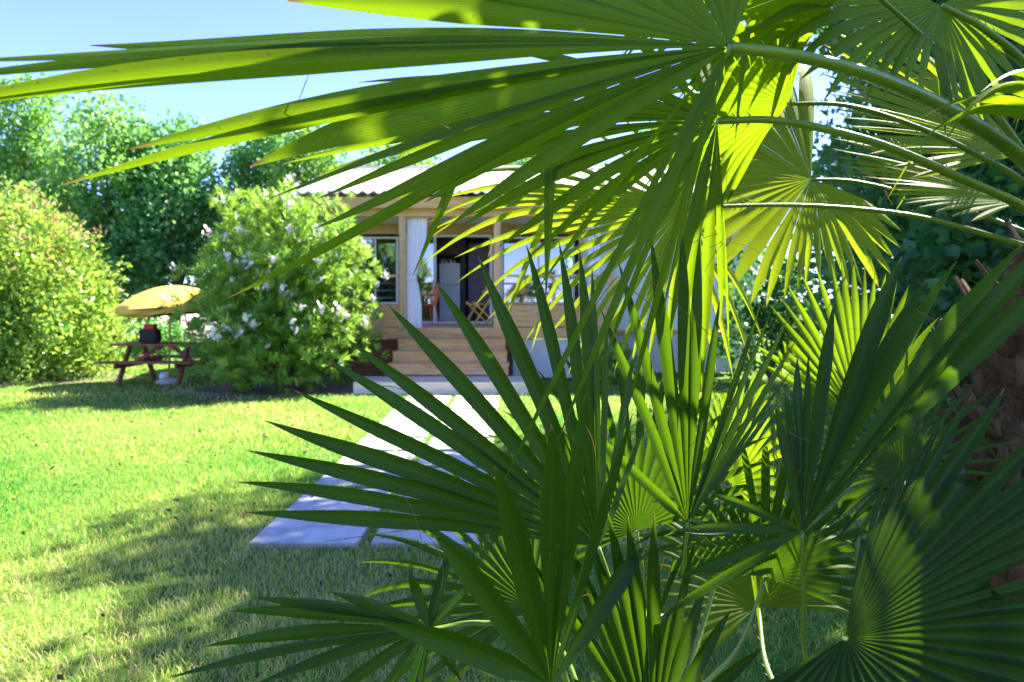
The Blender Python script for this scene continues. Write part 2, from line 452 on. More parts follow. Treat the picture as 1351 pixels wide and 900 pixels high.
# ------------------------------------------------------------------ foliage generators
def lobe_points(lobes, k, shell=.55):
    """cluster centres in the volume of several wobbly lobes"""
    w = np.array([l[3]*l[4]*l[5] for l in lobes])**(2/3); w /= w.sum()
    idx = rng.choice(len(lobes), k, p=w)
    L = np.array(lobes)[idx]
    v = rng.normal(0, 1, (k, 3)); v /= np.linalg.norm(v, axis=1, keepdims=True)
    r = rng.uniform(shell**3, 1, k)**(1/3)
    r *= 1+.16*np.sin(v[:, 0]*6+idx)+.12*np.sin(v[:, 2]*9+idx*2)+.1*np.sin(v[:, 1]*8)
    c = L[:, :3]+v*L[:, 3:6]*r[:, None]
    ok = c[:, 2] > .08
    return c[ok], v[ok]
def tree(name, label, x, y, h, rad, mat, nclu, nper, size, cat='tree', group=None, base=.25, nl=9, spread=.16, trunk_r=.12, sq=1.0, tone=None):
    e = empty(name, (x, y, 0), label, cat, group)
    lobes = []
    z0 = h*base
    for i in range(nl):
        a = random.uniform(0, 6.28); f = (i+.5)/nl
        z = z0+(h-z0)*f*.86+.05*h
        rr = rad*(.35+.55*math.sin(math.pi*min(1, .25+f*.75)))
        off = rr*.65*random.uniform(.3, 1)
        s = rad*random.uniform(.42, .66)*(1.1-.45*f)
        lobes.append((x+off*math.cos(a), y+off*math.sin(a), min(z, h-s*.8), s, s, s*random.uniform(.75, 1.1)*sq))
    mb = MB()
    pts = [Vector((x, y, 0)), Vector((x+.05, y, h*.2)), Vector((x-.04, y+.03, h*.45)), Vector((x, y, h*.8))]
    mb.tube(pts, [trunk_r, trunk_r*.8, trunk_r*.55, trunk_r*.15], 9)
    for l in lobes:
        a = pts[1].lerp(pts[2], random.random()); b_ = Vector(l[:3]); mid = a.lerp(b_, .5)+Vector((0, 0, -.1))
        mb.tube([a, mid, b_], [trunk_r*.4, trunk_r*.25, trunk_r*.08], 6)
    mb.build('trunk', M['bark'], e)
    c, v = lobe_points(lobes, nclu)
    V, F, t = leaves(c, nper, spread, size, 1.5, .1, v)
    np_mesh('crown', V, F, mat, e, tint=t)
    return e

# far trees beyond the garden, left and behind the cabin
far = [
 ('tall pale green poplar at the far left edge behind the pink tipped hedge', -16.0, 22.5, 9.0, 2.8, 'leaf_back'),
 ('rounded light green tree behind the hedge, second from the far left', -12.6, 21.5, 8.2, 2.5, 'leaf_back'),
 ('lower bluish tree just behind the yellow parasol', -10.6, 21.5, 7.0, 2.3, 'leaf_back2'),
 ('dark bluish green tree between parasol and white oleander', -8.2, 22.5, 7.3, 2.3, 'leaf_back2'),
 ('tall green tree rising right behind the white oleander', -6.6, 21.0, 7.4, 2.5, 'leaf_back'),
 ('pale green tree behind the left end of the cabin roof', -4.0, 23.5, 7.6, 2.5, 'leaf_back'),
 ('tall green tree behind the cabin roof, seen through the palm blades', 0.5, 25.0, 7.4, 2.8, 'leaf_back'),
 ('wide green tree behind the right end of the cabin roof', 5.5, 24.0, 7.8, 3.0, 'leaf_back2'),
]
for lb, x, y, h, rd, mt in far:
    tree('tree', lb, x, y, h, rd, M[mt], 1500, 14, .17, group='trees beyond the garden', base=.28 if 'parasol' in lb and 'just' in lb else .06, nl=13, spread=.17, trunk_r=.16)
# right hand trees which throw the shade
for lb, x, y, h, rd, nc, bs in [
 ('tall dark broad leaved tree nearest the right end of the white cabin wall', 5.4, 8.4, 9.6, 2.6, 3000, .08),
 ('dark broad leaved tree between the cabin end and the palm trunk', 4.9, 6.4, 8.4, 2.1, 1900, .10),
 ('unseen dark tree beyond the right edge, added to shade the young palms', 6.1, 3.95, 7.8, 1.9, 1500, .06),  # out of view, added to block the sun from the low fans
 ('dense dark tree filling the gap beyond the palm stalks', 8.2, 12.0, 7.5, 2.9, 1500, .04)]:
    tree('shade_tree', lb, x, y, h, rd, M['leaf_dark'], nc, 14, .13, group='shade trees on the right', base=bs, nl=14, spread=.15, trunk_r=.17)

# pink tipped hedge
he = empty('hedge', (-11.3, 13.3, 0), 'large rounded yellow green hedge with pink young leaves at the left edge of the lawn', 'hedge')
lob = []
for i in range(26):
    f = i/25; hx = -15.0+f*6.5
    top = 3.55-(.5 if f > .85 else 0)
    lob.append((hx, 13.4+random.uniform(-.5, .5), random.uniform(.45, top-.9) if i % 2 else .45, random.uniform(.8, 1.1), random.uniform(.8, 1.1), random.uniform(.8, 1.1)))
for hx, hz in [(-14, 3.0), (-12.8, 3.2), (-11.6, 3.3), (-10.4, 3.2), (-9.5, 2.8), (-8.9, 2.2), (-8.6, 1.4), (-8.9, .6), (-10, .5), (-11.3, .5), (-12.5, .5)]:
    lob.append((hx, 13.4, hz-.35, 1.0, 1.0, .9))
c, v = lobe_points(lob, 6500, .7)
V, F, t = leaves(c+v*(rng.uniform(0, 1, (len(c), 1)) < .12)*rng.uniform(0, .35, (len(c), 1)), 10, .10, .125, 2.0, .4, v); np_mesh('foliage', V, F, M['leaf_hedge'], he, tint=t)
sel = (c[:, 2] > 2.5+.3*np.sin(c[:, 0]*3)) & (rng.uniform(0, 1, len(c)) < .34)
sel |= (c[:, 2] > 1.6) & (rng.uniform(0, 1, len(c)) < .05)
V, F, t = leaves(c[sel]+v[sel]*.12, 7, .07, .09, 2.2, .8, v[sel]); np_mesh('young_leaves', V, F, M['leaf_pink'], he, tint=t)
mb = MB()
for i in range(14):
    x = -14.4+i*.42; mb.tube([(x, 13.5, 0), (x+random.uniform(-.2, .2), 13.4, 1.0), (x+random.uniform(-.4, .4), 13.4, 2.2)], [.035, .025, .01], 6)
mb.build('stems', M['bark'], he)

# oleander
OX, OY = -3.85, 11.55
ol = empty('oleander', (OX, OY, 0), 'big round oleander bush with narrow leaves and clusters of white flowers beside the steps', 'shrub')
lob = [(OX, OY, 1.75, 1.15, 1.0, 1.35), (OX-.75, OY, 1.15, .95, .9, 1.0), (OX+.75, OY, 1.3, .9, .85, 1.05), (OX-.2, OY-.3, .95, 1.3, .9, .8),
       (OX+.35, OY-.1, 2.25, .95, .8, .95), (OX-.3, OY, 2.5, .85, .8, .85), (OX-.95, OY, 1.85, .6, .7, .75), (OX+1.0, OY-.1, 1.95, .6, .7, .75), (OX+.2, OY-.3, .8, 1.2, .8, .65)]
lob = [(OX+(l[0]-OX)*.88, l[1], l[2], l[3]*.9, l[4], l[5]) for l in lob]
c, v = lobe_points(lob, 3000, .66)
c = c+v*(rng.uniform(0, 1, (len(c), 1)) < .16)*rng.uniform(0, .30, (len(c), 1))
def whorls(c, v, n, L, w):
    k = len(c)
    ax = v*.8+rng.normal(0, .35, (k, 3)); ax[:, 2] += .75; ax /= np.linalg.norm(ax, axis=1, keepdims=True)
    cc = np.repeat(c, n, 0); aa = np.repeat(ax, n, 0)
    j = rng.uniform(0, .13, len(cc))[:, None]
    s = np.cross(aa, rng.normal(0, 1, aa.shape)); s /= np.linalg.norm(s, axis=1, keepdims=True)
    d = aa*.75+s*.75; d /= np.linalg.norm(d, axis=1, keepdims=True)
    q = np.cross(d, s+aa*.3); q /= np.linalg.norm(q, axis=1, keepdims=True)
    b_ = cc+aa*j; l = (L*rng.uniform(.7, 1.25, len(cc)))[:, None]
    V = np.stack([b_, b_+d*l*.5+q*w, b_+d*l+np.array([0, 0, -.01]), b_+d*l*.5-q*w], 1).reshape(-1, 3)
    i0 = np.arange(len(cc))*4
    F = np.concatenate([np.stack([i0, i0+1, i0+2], 1), np.stack([i0, i0+2, i0+3], 1)])
    t = np.clip(np.repeat(rng.uniform(0, .8, k), n)+rng.normal(.1, .12, len(cc)), 0, 1)
    return V, F, np.repeat(t, 4)
V, F, t = whorls(c, v, 20, .14, .011)
np_mesh('foliage', V, F, M['leaf_ole'], ol, tint=t)
mb = MB()
for i in range(22):
    a = random.uniform(0, 6.28); q = random.uniform(.2, 1)
    mb.tube([(OX+.2*math.cos(a), OY+.2*math.sin(a), 0), (OX+.5*q*math.cos(a), OY+.4*q*math.sin(a), .9), (OX+1.0*q*math.cos(a), OY+.7*q*math.sin(a), 2.1)], [.025, .018, .006], 6)
mb.build('stems', M['bark'], ol)
def flower_mesh(seed):
    r_ = np.random.default_rng(seed); V = []; F = []; T = []
    V.append(np.array([0, .0, -.09])); T.append(.2)
    for b in range(9):
        o_ = r_.normal(0, .04, 3); q_ = len(V); V += [o_, o_+np.array([.004, 0, 0])]; T += [.3, .3]; F.append((0, q_, q_+1)); o_ = o_; n = r_.normal(0, 1, 3)+np.array([0, -.7, .8]); n /= np.linalg.norm(n)
        u = np.cross(n, [.3, .2, .9]); u /= np.linalg.norm(u); w = np.cross(n, u)
        for p in range(5):
            a = p*2*np.pi/5+r_.uniform(-.1, .1); d = u*np.cos(a)+w*np.sin(a); s = -u*np.sin(a)+w*np.cos(a)
            i = len(V); V += [o_+d*.022+s*.013+n*.006, o_+d*.036+n*.004, o_+d*.022-s*.013+n*.006]
            F += [(q_, i, i+1), (q_, i+1, i+2)]; T += [r_.uniform(.2, 1)]*3
    me = np_mesh('flower_cluster', V, F, M['flower'], tint=T, loc=(0, 0, 0))
    d = me.data; bpy.data.objects.remove(me); return d
fl = [flower_mesh(i) for i in range(4)]
cand = np.where((v[:, 1] < .35) & (c[:, 2] > .8) & ((v[:, 2] > -.2)))[0]
for i in rng.choice(cand, 98, replace=False):
    f = bpy.data.objects.new('flower_cluster', random.choice(fl)); COL.objects.link(f); f.parent = ol
    p = c[i]+v[i]*.21
    f.location = Vector(p)-Vector((OX, OY, 0)); f.rotation_euler = (0, 0, random.uniform(-.6, .6)); s = random.uniform(.75, 1.35); f.scale = (s, s, s)

# leafy shrub near the right end of the cabin
def shrub(label, x, y, h, rd, mat, nclu, size, name='shrub'):
    e = empty(name, (x, y, 0), label, 'shrub')
    lob = [(x+random.uniform(-.5, .5)*rd, y+random.uniform(-.4, .4)*rd, h*random.uniform(.3, .75), rd*.6, rd*.6, h*.3) for _ in range(6)]
    c, v = lobe_points(lob, nclu, .6)
    V, F, t = leaves(c, 9, .07, size, 1.5, .3, v); np_mesh('foliage', V, F, mat, e, tint=t)
    mb = MB()
    for i in range(7): mb.tube([(x, y, 0), (x+random.uniform(-.5, .5)*rd, y+random.uniform(-.3, .3)*rd, h*.6)], [.02, .008], 6)
    mb.build('stems', M['bark'], e)
shrub('leafy green shrub against the right end of the white cabin wall', 4.75, 12.6, 2.6, 1.0, M['leaf_dark'], 420, .12)
shrub('low green shrub behind the picnic table', -8.6, 16.6, .95, .9, M['leaf_back2'], 300, .10)
shrub('low bushy shrub beside the right foot of the cabin steps', 1.7, 12.3, .75, .55, M['leaf_hedge'], 160, .10)
# ------------------------------------------------------------------ cabin
FZ = .98
ho = empty('holiday_cabin', (.7, 16, 0), 'single storey holiday cabin with wooden terrace, white wall and faded tile roof', 'cabin')
def bx(name, mat, parent, *a, **k):
    mb = MB(); mb.box(*a, **k); return mb.build(name, M[mat], parent)
# right block
bx('wall', 'white', ho, 1.56, 5.05, 14.0, 14.12, .90, 3.36)
bx('wall', 'white', ho, 1.56, 1.68, 14.125, 15.98, .90, 3.36)
bx('wall', 'white', ho, 4.93, 5.05, 14.125, 19, .90, 3.36)
bx('skirting', 'skirt', ho, 1.56, 5.02, 14.04, 14.12, .03, .81)
bx('floor_trim', 'wood', ho, 1.50, 5.08, 13.96, 14.10, .815, .895, bevel=.006)
bx('corner_board', 'wood_post', ho, 4.38, 4.50, 13.965, 13.998, .90, 3.35, bevel=.006)
# terrace back wall in planks, around openings (left window, door, right window)
WY = 16.0
def planks(x0, x1, y, z0, z1, parent, mat='wood', hgt=.145, th=.025, name='siding'):
    mb = MB(); z = z0
    while z < z1-.02:
        t = min(z+hgt-.006, z1)
        mb.box(x0, x1, y-th, y, z, t, .004); z += hgt
    return mb.build(name, M[mat], parent)
WIN_L = (-3.72, -2.66, 1.42, 3.0); DOOR = (-2.50, -.46, FZ, 3.05); WIN_R = (-.26, 1.46, 1.42, 3.0)
planks(-3.88, 1.55, WY, 3.062, 3.30, ho)
planks(-3.88, -2.515, WY, FZ, 1.415, ho)
planks(-.445, 1.55, WY, FZ, 1.415, ho)
planks(-3.88, -3.735, WY, 1.42, 3.06, ho); planks(-2.645, -2.515, WY, 1.42, 3.06, ho); planks(-.445, -.275, WY, 1.42, 3.06, ho)
def window(x0, x1, z0, z1, y, mull=()):
    f = MB(); t = .05
    f.box(x0, x1, y-.05, y+.03, z1-t, z1); f.box(x0, x1, y-.05, y+.03, z0, z0+t)
    f.box(x0, x0+t, y-.05, y+.03, z0+t, z1-t); f.box(x1-t, x1, y-.05, y+.03, z0+t, z1-t)
    for mx_ in mull: f.box(mx_-.02, mx_+.02, y-.045, y+.025, z0+t, z1-t)
    w = f.build('window', M['frame'], ho)
    xs = [x0+t]+sorted(mull)+[x1-t]
    for a, b_ in zip(xs, xs[1:]):
        bx('pane', 'glass', w, a+.021, b_-.021, y-.012, y-.004, z0+t, z1-t)
    return w
window(*WIN_L, WY, (-3.2,)); window(*WIN_R, WY, (.62,))
# sliding door
f = MB(); x0, x1, z0, z1 = DOOR
f.box(x0, x1, WY-.06, WY+.03, z1-.06, z1); f.box(x0, x1, WY-.06, WY+.03, z0, z0+.04)
for a in (x0, x1-.06): f.box(a, a+.06, WY-.06, WY+.03, z0+.04, z1-.06)
f.box(-1.84, -1.77, WY-.055, WY+.025, z0+.04, z1-.06)
dr = f.build('sliding_door', M['frame'], ho)
bx('pane', 'glass', dr, x0+.06, -1.84, WY-.02, WY-.012, z0+.04, z1-.06)
bx('door_handle', 'metal', dr, -1.82, -1.80, WY-.09, WY-.056, 1.9, 2.15)
# room behind
room = MB()
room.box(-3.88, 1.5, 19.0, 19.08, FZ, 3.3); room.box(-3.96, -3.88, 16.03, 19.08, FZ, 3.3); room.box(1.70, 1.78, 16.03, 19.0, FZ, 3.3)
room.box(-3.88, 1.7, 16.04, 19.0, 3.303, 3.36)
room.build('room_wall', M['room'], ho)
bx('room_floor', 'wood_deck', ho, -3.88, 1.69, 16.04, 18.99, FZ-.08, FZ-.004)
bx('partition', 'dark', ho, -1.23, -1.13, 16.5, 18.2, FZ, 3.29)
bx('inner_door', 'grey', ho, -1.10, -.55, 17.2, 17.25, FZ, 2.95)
# roof
def corr(x0, x1, ya, za, yb, zb, th, name):
    n = int((x1-x0)/.03); V = []; F = []
    ny = 26
    for side in (0, 1):
        for i in range(n+1):
            x = x0+(x1-x0)*i/n
            for j in range(ny+1):
                t = j/ny; z = za+(zb-za)*t+.028*math.sin(x*2*math.pi/.20)+.010*(1-((t*13) % 1)) - (th if side else 0)
                V.append((x, ya+(yb-ya)*t, z))
    m_ = (n+1)*(ny+1)
    for s in (0, 1):
        for i in range(n):
            for j in range(ny):
                a = s*m_+i*(ny+1)+j; q = (a, a+ny+1, a+ny+2, a+1)
                F.append(q if s == 0 else q[::-1])
    for i in range(n):
        a = i*(ny+1); F.append((a, a+m_, a+m_+ny+1, a+ny+1)); 
    for j in range(ny):
        a = j; F.append((a, a+1, a+1+m_, a+m_)); a = n*(ny+1)+j; F.append((a, a+m_, a+m_+1, a+1))
    return np_mesh(name, V, F, M['roof'], ho, smooth=True)
corr(-3.98, 5.35, 12.55, 3.50, 17.0, 4.76, .03, 'roof')
corr(-3.98, 5.35, 21.2, 3.50, 17.0, 4.76, .03, 'roof')
r_ = MB(); r_.tube([(-3.99, 17, 4.77), (5.36, 17, 4.77)], .09, 10); r_.build('ridge_cap', M['roof'], ho)
gb = MB()
for gx in (-3.88, 5.0):
    me = bpy.data.meshes.new('g'); me.from_pydata([(gx-.04, 13.1, 3.44), (gx-.04, 20.9, 3.44), (gx-.04, 17, 4.62), (gx+.04, 13.1, 3.44), (gx+.04, 20.9, 3.44), (gx+.04, 17, 4.62)], [], [(0, 1, 2), (5, 4, 3), (0, 3, 4, 1), (1, 4, 5, 2), (2, 5, 3, 0)])
    gb.bm.from_mesh(me); bpy.data.meshes.remove(me)
gb.build('gable', M['white'], ho)
bx('fascia', 'wood', ho, -3.92, 5.25, 12.72, 12.78, 3.23, 3.44, bevel=.006)
bx('beam', 'wood', ho, -3.85, 1.95, 12.95, 13.09, 3.10, 3.27, bevel=.006)
bx('ceiling', 'white', ho, -3.88, 5.1, 12.785, 16.0, 3.305, 3.34)
bx('ceiling_lamp', 'frame', ho, -1.42, -1.16, 13.3, 13.5, 3.20, 3.30, bevel=.02)
# deck
dk = MB()
y = 12.98
while y < 15.9:
    dk.box(-3.85, 1.55 if y > 13.98 else 1.95, y, y+.135, FZ-.03, FZ, .004); y += .142
dk.build('terrace_deck', M['wood_deck'], ho)
bx('deck_edge', 'wood', ho, -3.87, 1.97, 12.945, 12.977, FZ-.20, FZ+.004, bevel=.005)
sk = MB(); 
sk.box(.02, 1.95, 13.06, 13.10, .03, FZ-.22); sk.build('skirting', M['skirt'], ho)
bx('skirting', 'wood_red', ho, -3.85, 0, 13.10, 13.14, .0, FZ-.22)
for px_ in (531.5, 656):
    x = (px_-675.5)/FP*13.05; bx('post', 'wood_post', ho, x-.065, x+.065, 12.98, 13.11, FZ+.005, 3.10, bevel=.008)
bx('post', 'wood_post', ho, 1.82, 1.95, 12.98, 13.11, FZ+.005, 3.10, bevel=.008)
bx('post', 'wood_post', ho, -3.84, -3.71, 12.98, 13.11, FZ+.005, 3.10, bevel=.008)
for a, b_ in ((-3.70, -2.16), (-.215, 1.815)):
    rl = planks(a, b_, 13.03, FZ+.03, 1.42, ho, 'wood', .105, .028, 'railing')
    bx('handrail', 'wood', rl, a, b_, 12.99, 13.09, 1.955, 2.0, bevel=.006)
    cb = MB()
    for z in (1.56, 1.70, 1.84): cb.tube([(a, 13.03, z), (b_, 13.03, z)], .005, 6)
    cb.build('cable', M['metal'], rl)
    bx('baluster', 'wood_post', rl, (a+b_)/2-.03, (a+b_)/2+.03, 13.032, 13.075, FZ+.005, 1.95, bevel=.005)
# stairs
sx0, sx1 = -2.09, -.12
st = bx('stair', 'wood', ho, sx0+.02, sx1-.02, 12.62, 12.94, .20, .74)
for i, (yf, zt) in enumerate(((11.80, .41), (12.16, .60), (12.52, .79))):
    s_ = MB(); e_ = .03*(2-i)
    s_.box(sx0-e_, sx1+e_, yf, yf+.025, zt-.195, zt-.035, .004)
    s_.box(sx0-e_-.01, sx1+e_+.01, yf-.02, yf+.36, zt-.033, zt, .006)
    s_.build('step', M['wood'], st)
tag(bx('entrance_platform', 'wood_pale', None, -2.54, .38, 10.92, 11.785, .0, .20, bevel=.008), 'low wide weathered timber platform at the foot of the cabin steps', 'platform')

# curtain
CX = (536-675.5)/FP*13.13
zs = np.linspace(3.12, .96, 60); V = []; F = []
nu = 40
for z in zs:
    t = (3.12-z)/(3.12-.96)
    w = np.interp(t, [0, .25, .48, .54, .62, .8, 1], [.40, .35, .20, .17, .23, .29, .30])
    for j in range(nu+1):
        u = j/nu
        V.append((CX+.01+u*w+.01*math.sin(t*5), 13.16+.022*math.sin(u*2*math.pi*6)*(.4+w*1.8)+.012*math.sin(u*9+t*3), z))
nz = len(zs)
for i in range(nz-1):
    for j in range(nu): a = i*(nu+1)+j; F.append((a, a+1, a+nu+2, a+nu+1))
o = np_mesh('curtain', V, F, M['cloth'], smooth=True)
md = o.modifiers.new('thickness', 'SOLIDIFY'); md.thickness = .004
tag(o, 'long white curtain gathered and tied at its waist beside the left terrace post', 'curtain')
bx('tie_band', 'cloth', o, CX, CX+.20, 13.10, 13.22, 1.92, 1.98, bevel=.01)
# right white curtain bunched at the wall corner
o = MB()
for j in range(5): o.tube([(1.50+j*.05, 13.22+.02*(j % 2), 3.1), (1.51+j*.045, 13.23, 2.2), (1.50+j*.055, 13.22, 1.0)], [.03, .026, .034], 8)
o = o.build('curtain', M['cloth']); tag(o, 'narrow white curtain hanging bunched at the right end of the terrace', 'curtain')

# fridge
fr_ = bx('fridge', 'fridge', None, -1.765, -1.26, 16.62, 17.2, FZ+.02, 2.42, bevel=.012)
tag(fr_, 'pale two door fridge standing just inside the open sliding door', 'fridge')
bx('freezer_door', 'fridge', fr_, -1.765, -1.26, 16.57, 16.615, 1.905, 2.415, bevel=.01)
bx('fridge_door', 'fridge', fr_, -1.765, -1.26, 16.57, 16.615, FZ+.05, 1.89, bevel=.01)
bx('handle', 'metal', fr_, -1.73, -1.71, 16.535, 16.568, 1.5, 1.8, bevel=.004)
# wall cabinet
cb = empty('wall_cabinet', (-1.55, 16.9, 2.55), 'dark red brown cabinet hanging above the fridge', 'cabinet')
bx('carcass', 'darkwood', cb, -1.80, -1.24, 16.75, 17.2, 2.62, 3.25, bevel=.006)
bx('cabinet_door', 'darkwood', cb, -1.79, -1.53, 16.72, 16.748, 2.64, 3.23, bevel=.004)
bx('cabinet_door', 'darkwood', cb, -1.51, -1.25, 16.72, 16.748, 2.64, 3.23, bevel=.004)
for i, (x, h) in enumerate(((-1.70, .09), (-1.61, .07), (-1.5, .10), (-1.42, .06))):
    mb = MB(); mb.tube([(x, 16.75, 2.422), (x, 16.75, 2.422+h*.7), (x, 16.75, 2.422+h)], [.028, .03, .022], 12)
    tag(mb.build('jar', M['frame']), ['white jar at the left end of the fridge top', 'small white jar second from left on the fridge top', 'tallest white jar on the fridge top', 'smallest white jar at the right end of the fridge top'][i], 'jar', 'jars on the fridge')
bx_ = MB(); bx_.box(-1.0, -.72, 16.75, 17.0, FZ+.02, FZ+.42, .015)
st_ = bx_.build('waste_bin', M['black']); tag(st_, 'black bin standing on the floor in front of the grey inner door', 'bin')
bx('lid', 'black', st_, -1.01, -.71, 16.74, 17.01, FZ+.422, FZ+.45, bevel=.01)

# orange chair
def chair(cx, cy, z, rot, label):
    e = empty('chair', (cx, cy, z), label, 'chair')
    Rm = Matrix.Rotation(rot, 4, 'Z'); T = Matrix.Translation(Vector((cx, cy, z)))
    def put(mb, name, mat): mb.bm.transform(T@Rm); return mb.build(name, mat, e)
    s = MB(); s.box(-.22, .22, -.21, .21, .42, .45, .012); put(s, 'seat', M['orange'])
    b_ = MB(); b_.tube([(-.19, .20, .45), (-.20, .25, .70), (-.13, .29, .87), (0, .30, .90), (.13, .29, .87), (.20, .25, .70), (.19, .20, .45)], .016, 8)
    for i in range(5): b_.bar((-.11+i*.055, .21, .45), (-.09+i*.045, .285, .86), .028, .010, .003)
    put(b_, 'backrest', M['orange'])
    for sx in (-1, 1):
        for sy in (-1, 1):
            l = MB(); l.tube([(sx*.19, sy*.18, .43), (sx*.22, sy*.24, 0)], [.018, .013], 8); put(l, 'leg', M['orange'])
        a = MB(); a.tube([(sx*.21, .24, .66), (sx*.24, .05, .66), (sx*.24, -.18, .62), (sx*.22, -.20, .43)], .014, 8); put(a, 'armrest', M['orange'])
chair(-1.87, 14.6, FZ, R(-65), 'orange chair with slatted back beside the white tied curtain')
def fold_chair(cx, cy, z, rot, label):
    e = empty('folding_chair', (cx, cy, z), label, 'chair', 'folding chairs on the terrace')
    Tm = Matrix.Translation(Vector((cx, cy, z)))@Matrix.Rotation(rot, 4, 'Z')
    def put(mb, name, mat): mb.bm.transform(Tm); return mb.build(name, mat, e)
    for sx in (-.22, .22):
        l = MB(); l.bar((sx, -.30, 0), (sx, .30, .88), .035, .022, .004, Vector((1, 0, 0))); put(l, 'leg', M['wood_yel'])
        l = MB(); l.bar((sx*.86, .28, 0), (sx*.86, -.26, .50), .035, .022, .004, Vector((1, 0, 0))); put(l, 'leg', M['wood_yel'])
    s = MB()
    for i in range(5): s.box(-.20, .20, -.24+i*.09, -.17+i*.09, .44, .46, .004)
    put(s, 'seat', M['wood_yel'])
    s = MB()
    for i in range(3):
        q = .66+i*.09; yy = -.30+.6*q/.88; s.box(-.22, .22, yy-.028, yy-.012, q, q+.07, .004)
    put(s, 'backrest', M['wood_yel'])
fold_chair(-.62, 13.9, FZ, R(-62), 'yellow varnished folding chair in front of the open door, left one of the pair')
fold_chair(.02, 14.35, FZ, R(-40), 'yellow varnished folding chair behind the right terrace post')

# ------------------------------------------------------------------ picnic table
TX, TY = -6.32, 12.45
pt = empty('picnic_table', (TX, TY, 0), 'red brown wooden picnic table with attached benches under the yellow parasol', 'picnic table')
tp = MB()
for i in range(5): tp.box(TX-.80, TX+.80, TY-.36+i*.146, TY-.36+i*.146+.138, .70, .735, .005)
tp.build('tabletop', M['wood_red'], pt)
for sy in (-1, 1):
    b_ = MB()
    for i in range(2): b_.box(TX-.82, TX+.82, TY+sy*.66-.135+i*.14, TY+sy*.66-.135+i*.14+.13, .42, .455, .005)
    b_.build('bench_seat', M['wood_red'], pt)
for sx in (-1, 1):
    x = TX+sx*.52
    l = MB(); l.bar((x, TY-.62, 0), (x, TY-.22, .70), .045, .095, .004); l.bar((x, TY+.62, 0), (x, TY+.22, .70), .045, .095, .004); l.build('leg_frame', M['wood_red'], pt)
    l = MB(); l.box(x+.024, x+.062, TY-.78, TY+.78, .33, .418, .004); l.build('cross_beam', M['wood_red'], pt)
    l = MB(); l.bar((x, TY, .37), (x-sx*.42, TY, .69), .04, .07, .004); l.build('brace', M['wood_red'], pt)
# parasol
pz = MB(); 
PX = TX+.06
pz.tube([(PX, TY, 0), (PX+.02, TY, 1.0), (PX+.03, TY, 1.74)], .02, 10)
par = empty('parasol', (PX, TY, 0), 'tilted yellow parasol standing through the picnic table', 'parasol')
pz.build('pole', M['wood_yel'], par)
bs = MB(); bs.tube([(PX, TY, 0), (PX, TY, .05), (PX, TY, .10)], [.22, .21, .05], 20); bs.build('parasol_base', M['stone'], par)
V = [(0, 0, .34)]; F = []; nr, na = 8, 64
for i in range(1, nr+1):
    t = i/nr
    for k in range(na):
        a = k*2*math.pi/na; pan = abs(math.cos(a*4))
        r_ = .93*t*(1-.03*(1-pan)*t); zz = .34*(1-t**1.9)-.008*(1-pan)*t*t
        V.append((r_*math.cos(a), r_*math.sin(a), zz))
for k in range(na):
    a = V[-na+k]; V.append((a[0]*1.0, a[1]*1.0, a[2]-.035-(.012 if (k//2) % 2 else 0)))
T3 = []
V = np.array(V); rotm = np.array(Matrix.Rotation(R(-4), 3, 'Y')@Matrix.Rotation(R(4), 3, 'X')); V = V@rotm.T+np.array([PX+.03, TY, 1.44])
me = bpy.data.meshes.new('canopy')
fc = [(0, 1+k, 1+(k+1) % na) for k in range(na)]
for i in range(nr):
    for k in range(na): fc.append((1+i*na+k, 1+(i+1)*na+k, 1+(i+1)*na+(k+1) % na, 1+i*na+(k+1) % na))
me.from_pydata(V.tolist(), [], fc); me.materials.append(M['yellow'])
for p in me.polygons: p.use_smooth = True
o = link_mesh('canopy', me, par); md = o.modifiers.new('t', 'SOLIDIFY'); md.thickness = .003
rb = MB()
apx = Vector((PX+.03, TY, 1.76))
for k in range(8):
    a = k*math.pi/4; v_ = rotm@np.array([.89*math.cos(a), .89*math.sin(a), .0])+np.array([PX+.03, TY, 1.43]); rb.tube([apx, (apx+Vector(v_))/2+Vector((0, 0, .06)), v_], .006, 6)
rb.build('ribs', M['frame'], par)
# bag on table
bg_ = empty('backpack', (TX-.28, TY-.05, .737), 'dark backpack with a red flap standing on the picnic table', 'backpack')
b_ = MB(); b_.box(TX-.42, TX-.10, TY-.13, TY+.08, .738, .99, .05); b_.build('bag_body', M['black'], bg_)
b_ = MB(); b_.box(TX-.36, TX-.16, TY-.10, TY+.06, .97, 1.08, .035); b_.build('flap', M['red'], bg_)
b_ = MB(); b_.tube([(TX-.40, TY-.12, .96), (TX-.44, TY-.17, .86), (TX-.40, TY-.13, .77)], .012, 6); b_.build('strap', M['black'], bg_)
# white ball and cup
p = G(217, 503)
me = bpy.data.meshes.new('ball'); bm = bmesh.new(); bmesh.ops.create_uvsphere(bm, u_segments=24, v_segments=14, radius=.09)
for v_ in bm.verts: v_.co += Vector((p.x, p.y, .09))
for f in bm.faces: f.smooth = True
bm.to_mesh(me); bm.free(); me.materials.append(M['frame'])
tag(link_mesh('ball', me), 'small white ball lying on the grass in front of the picnic bench', 'ball')

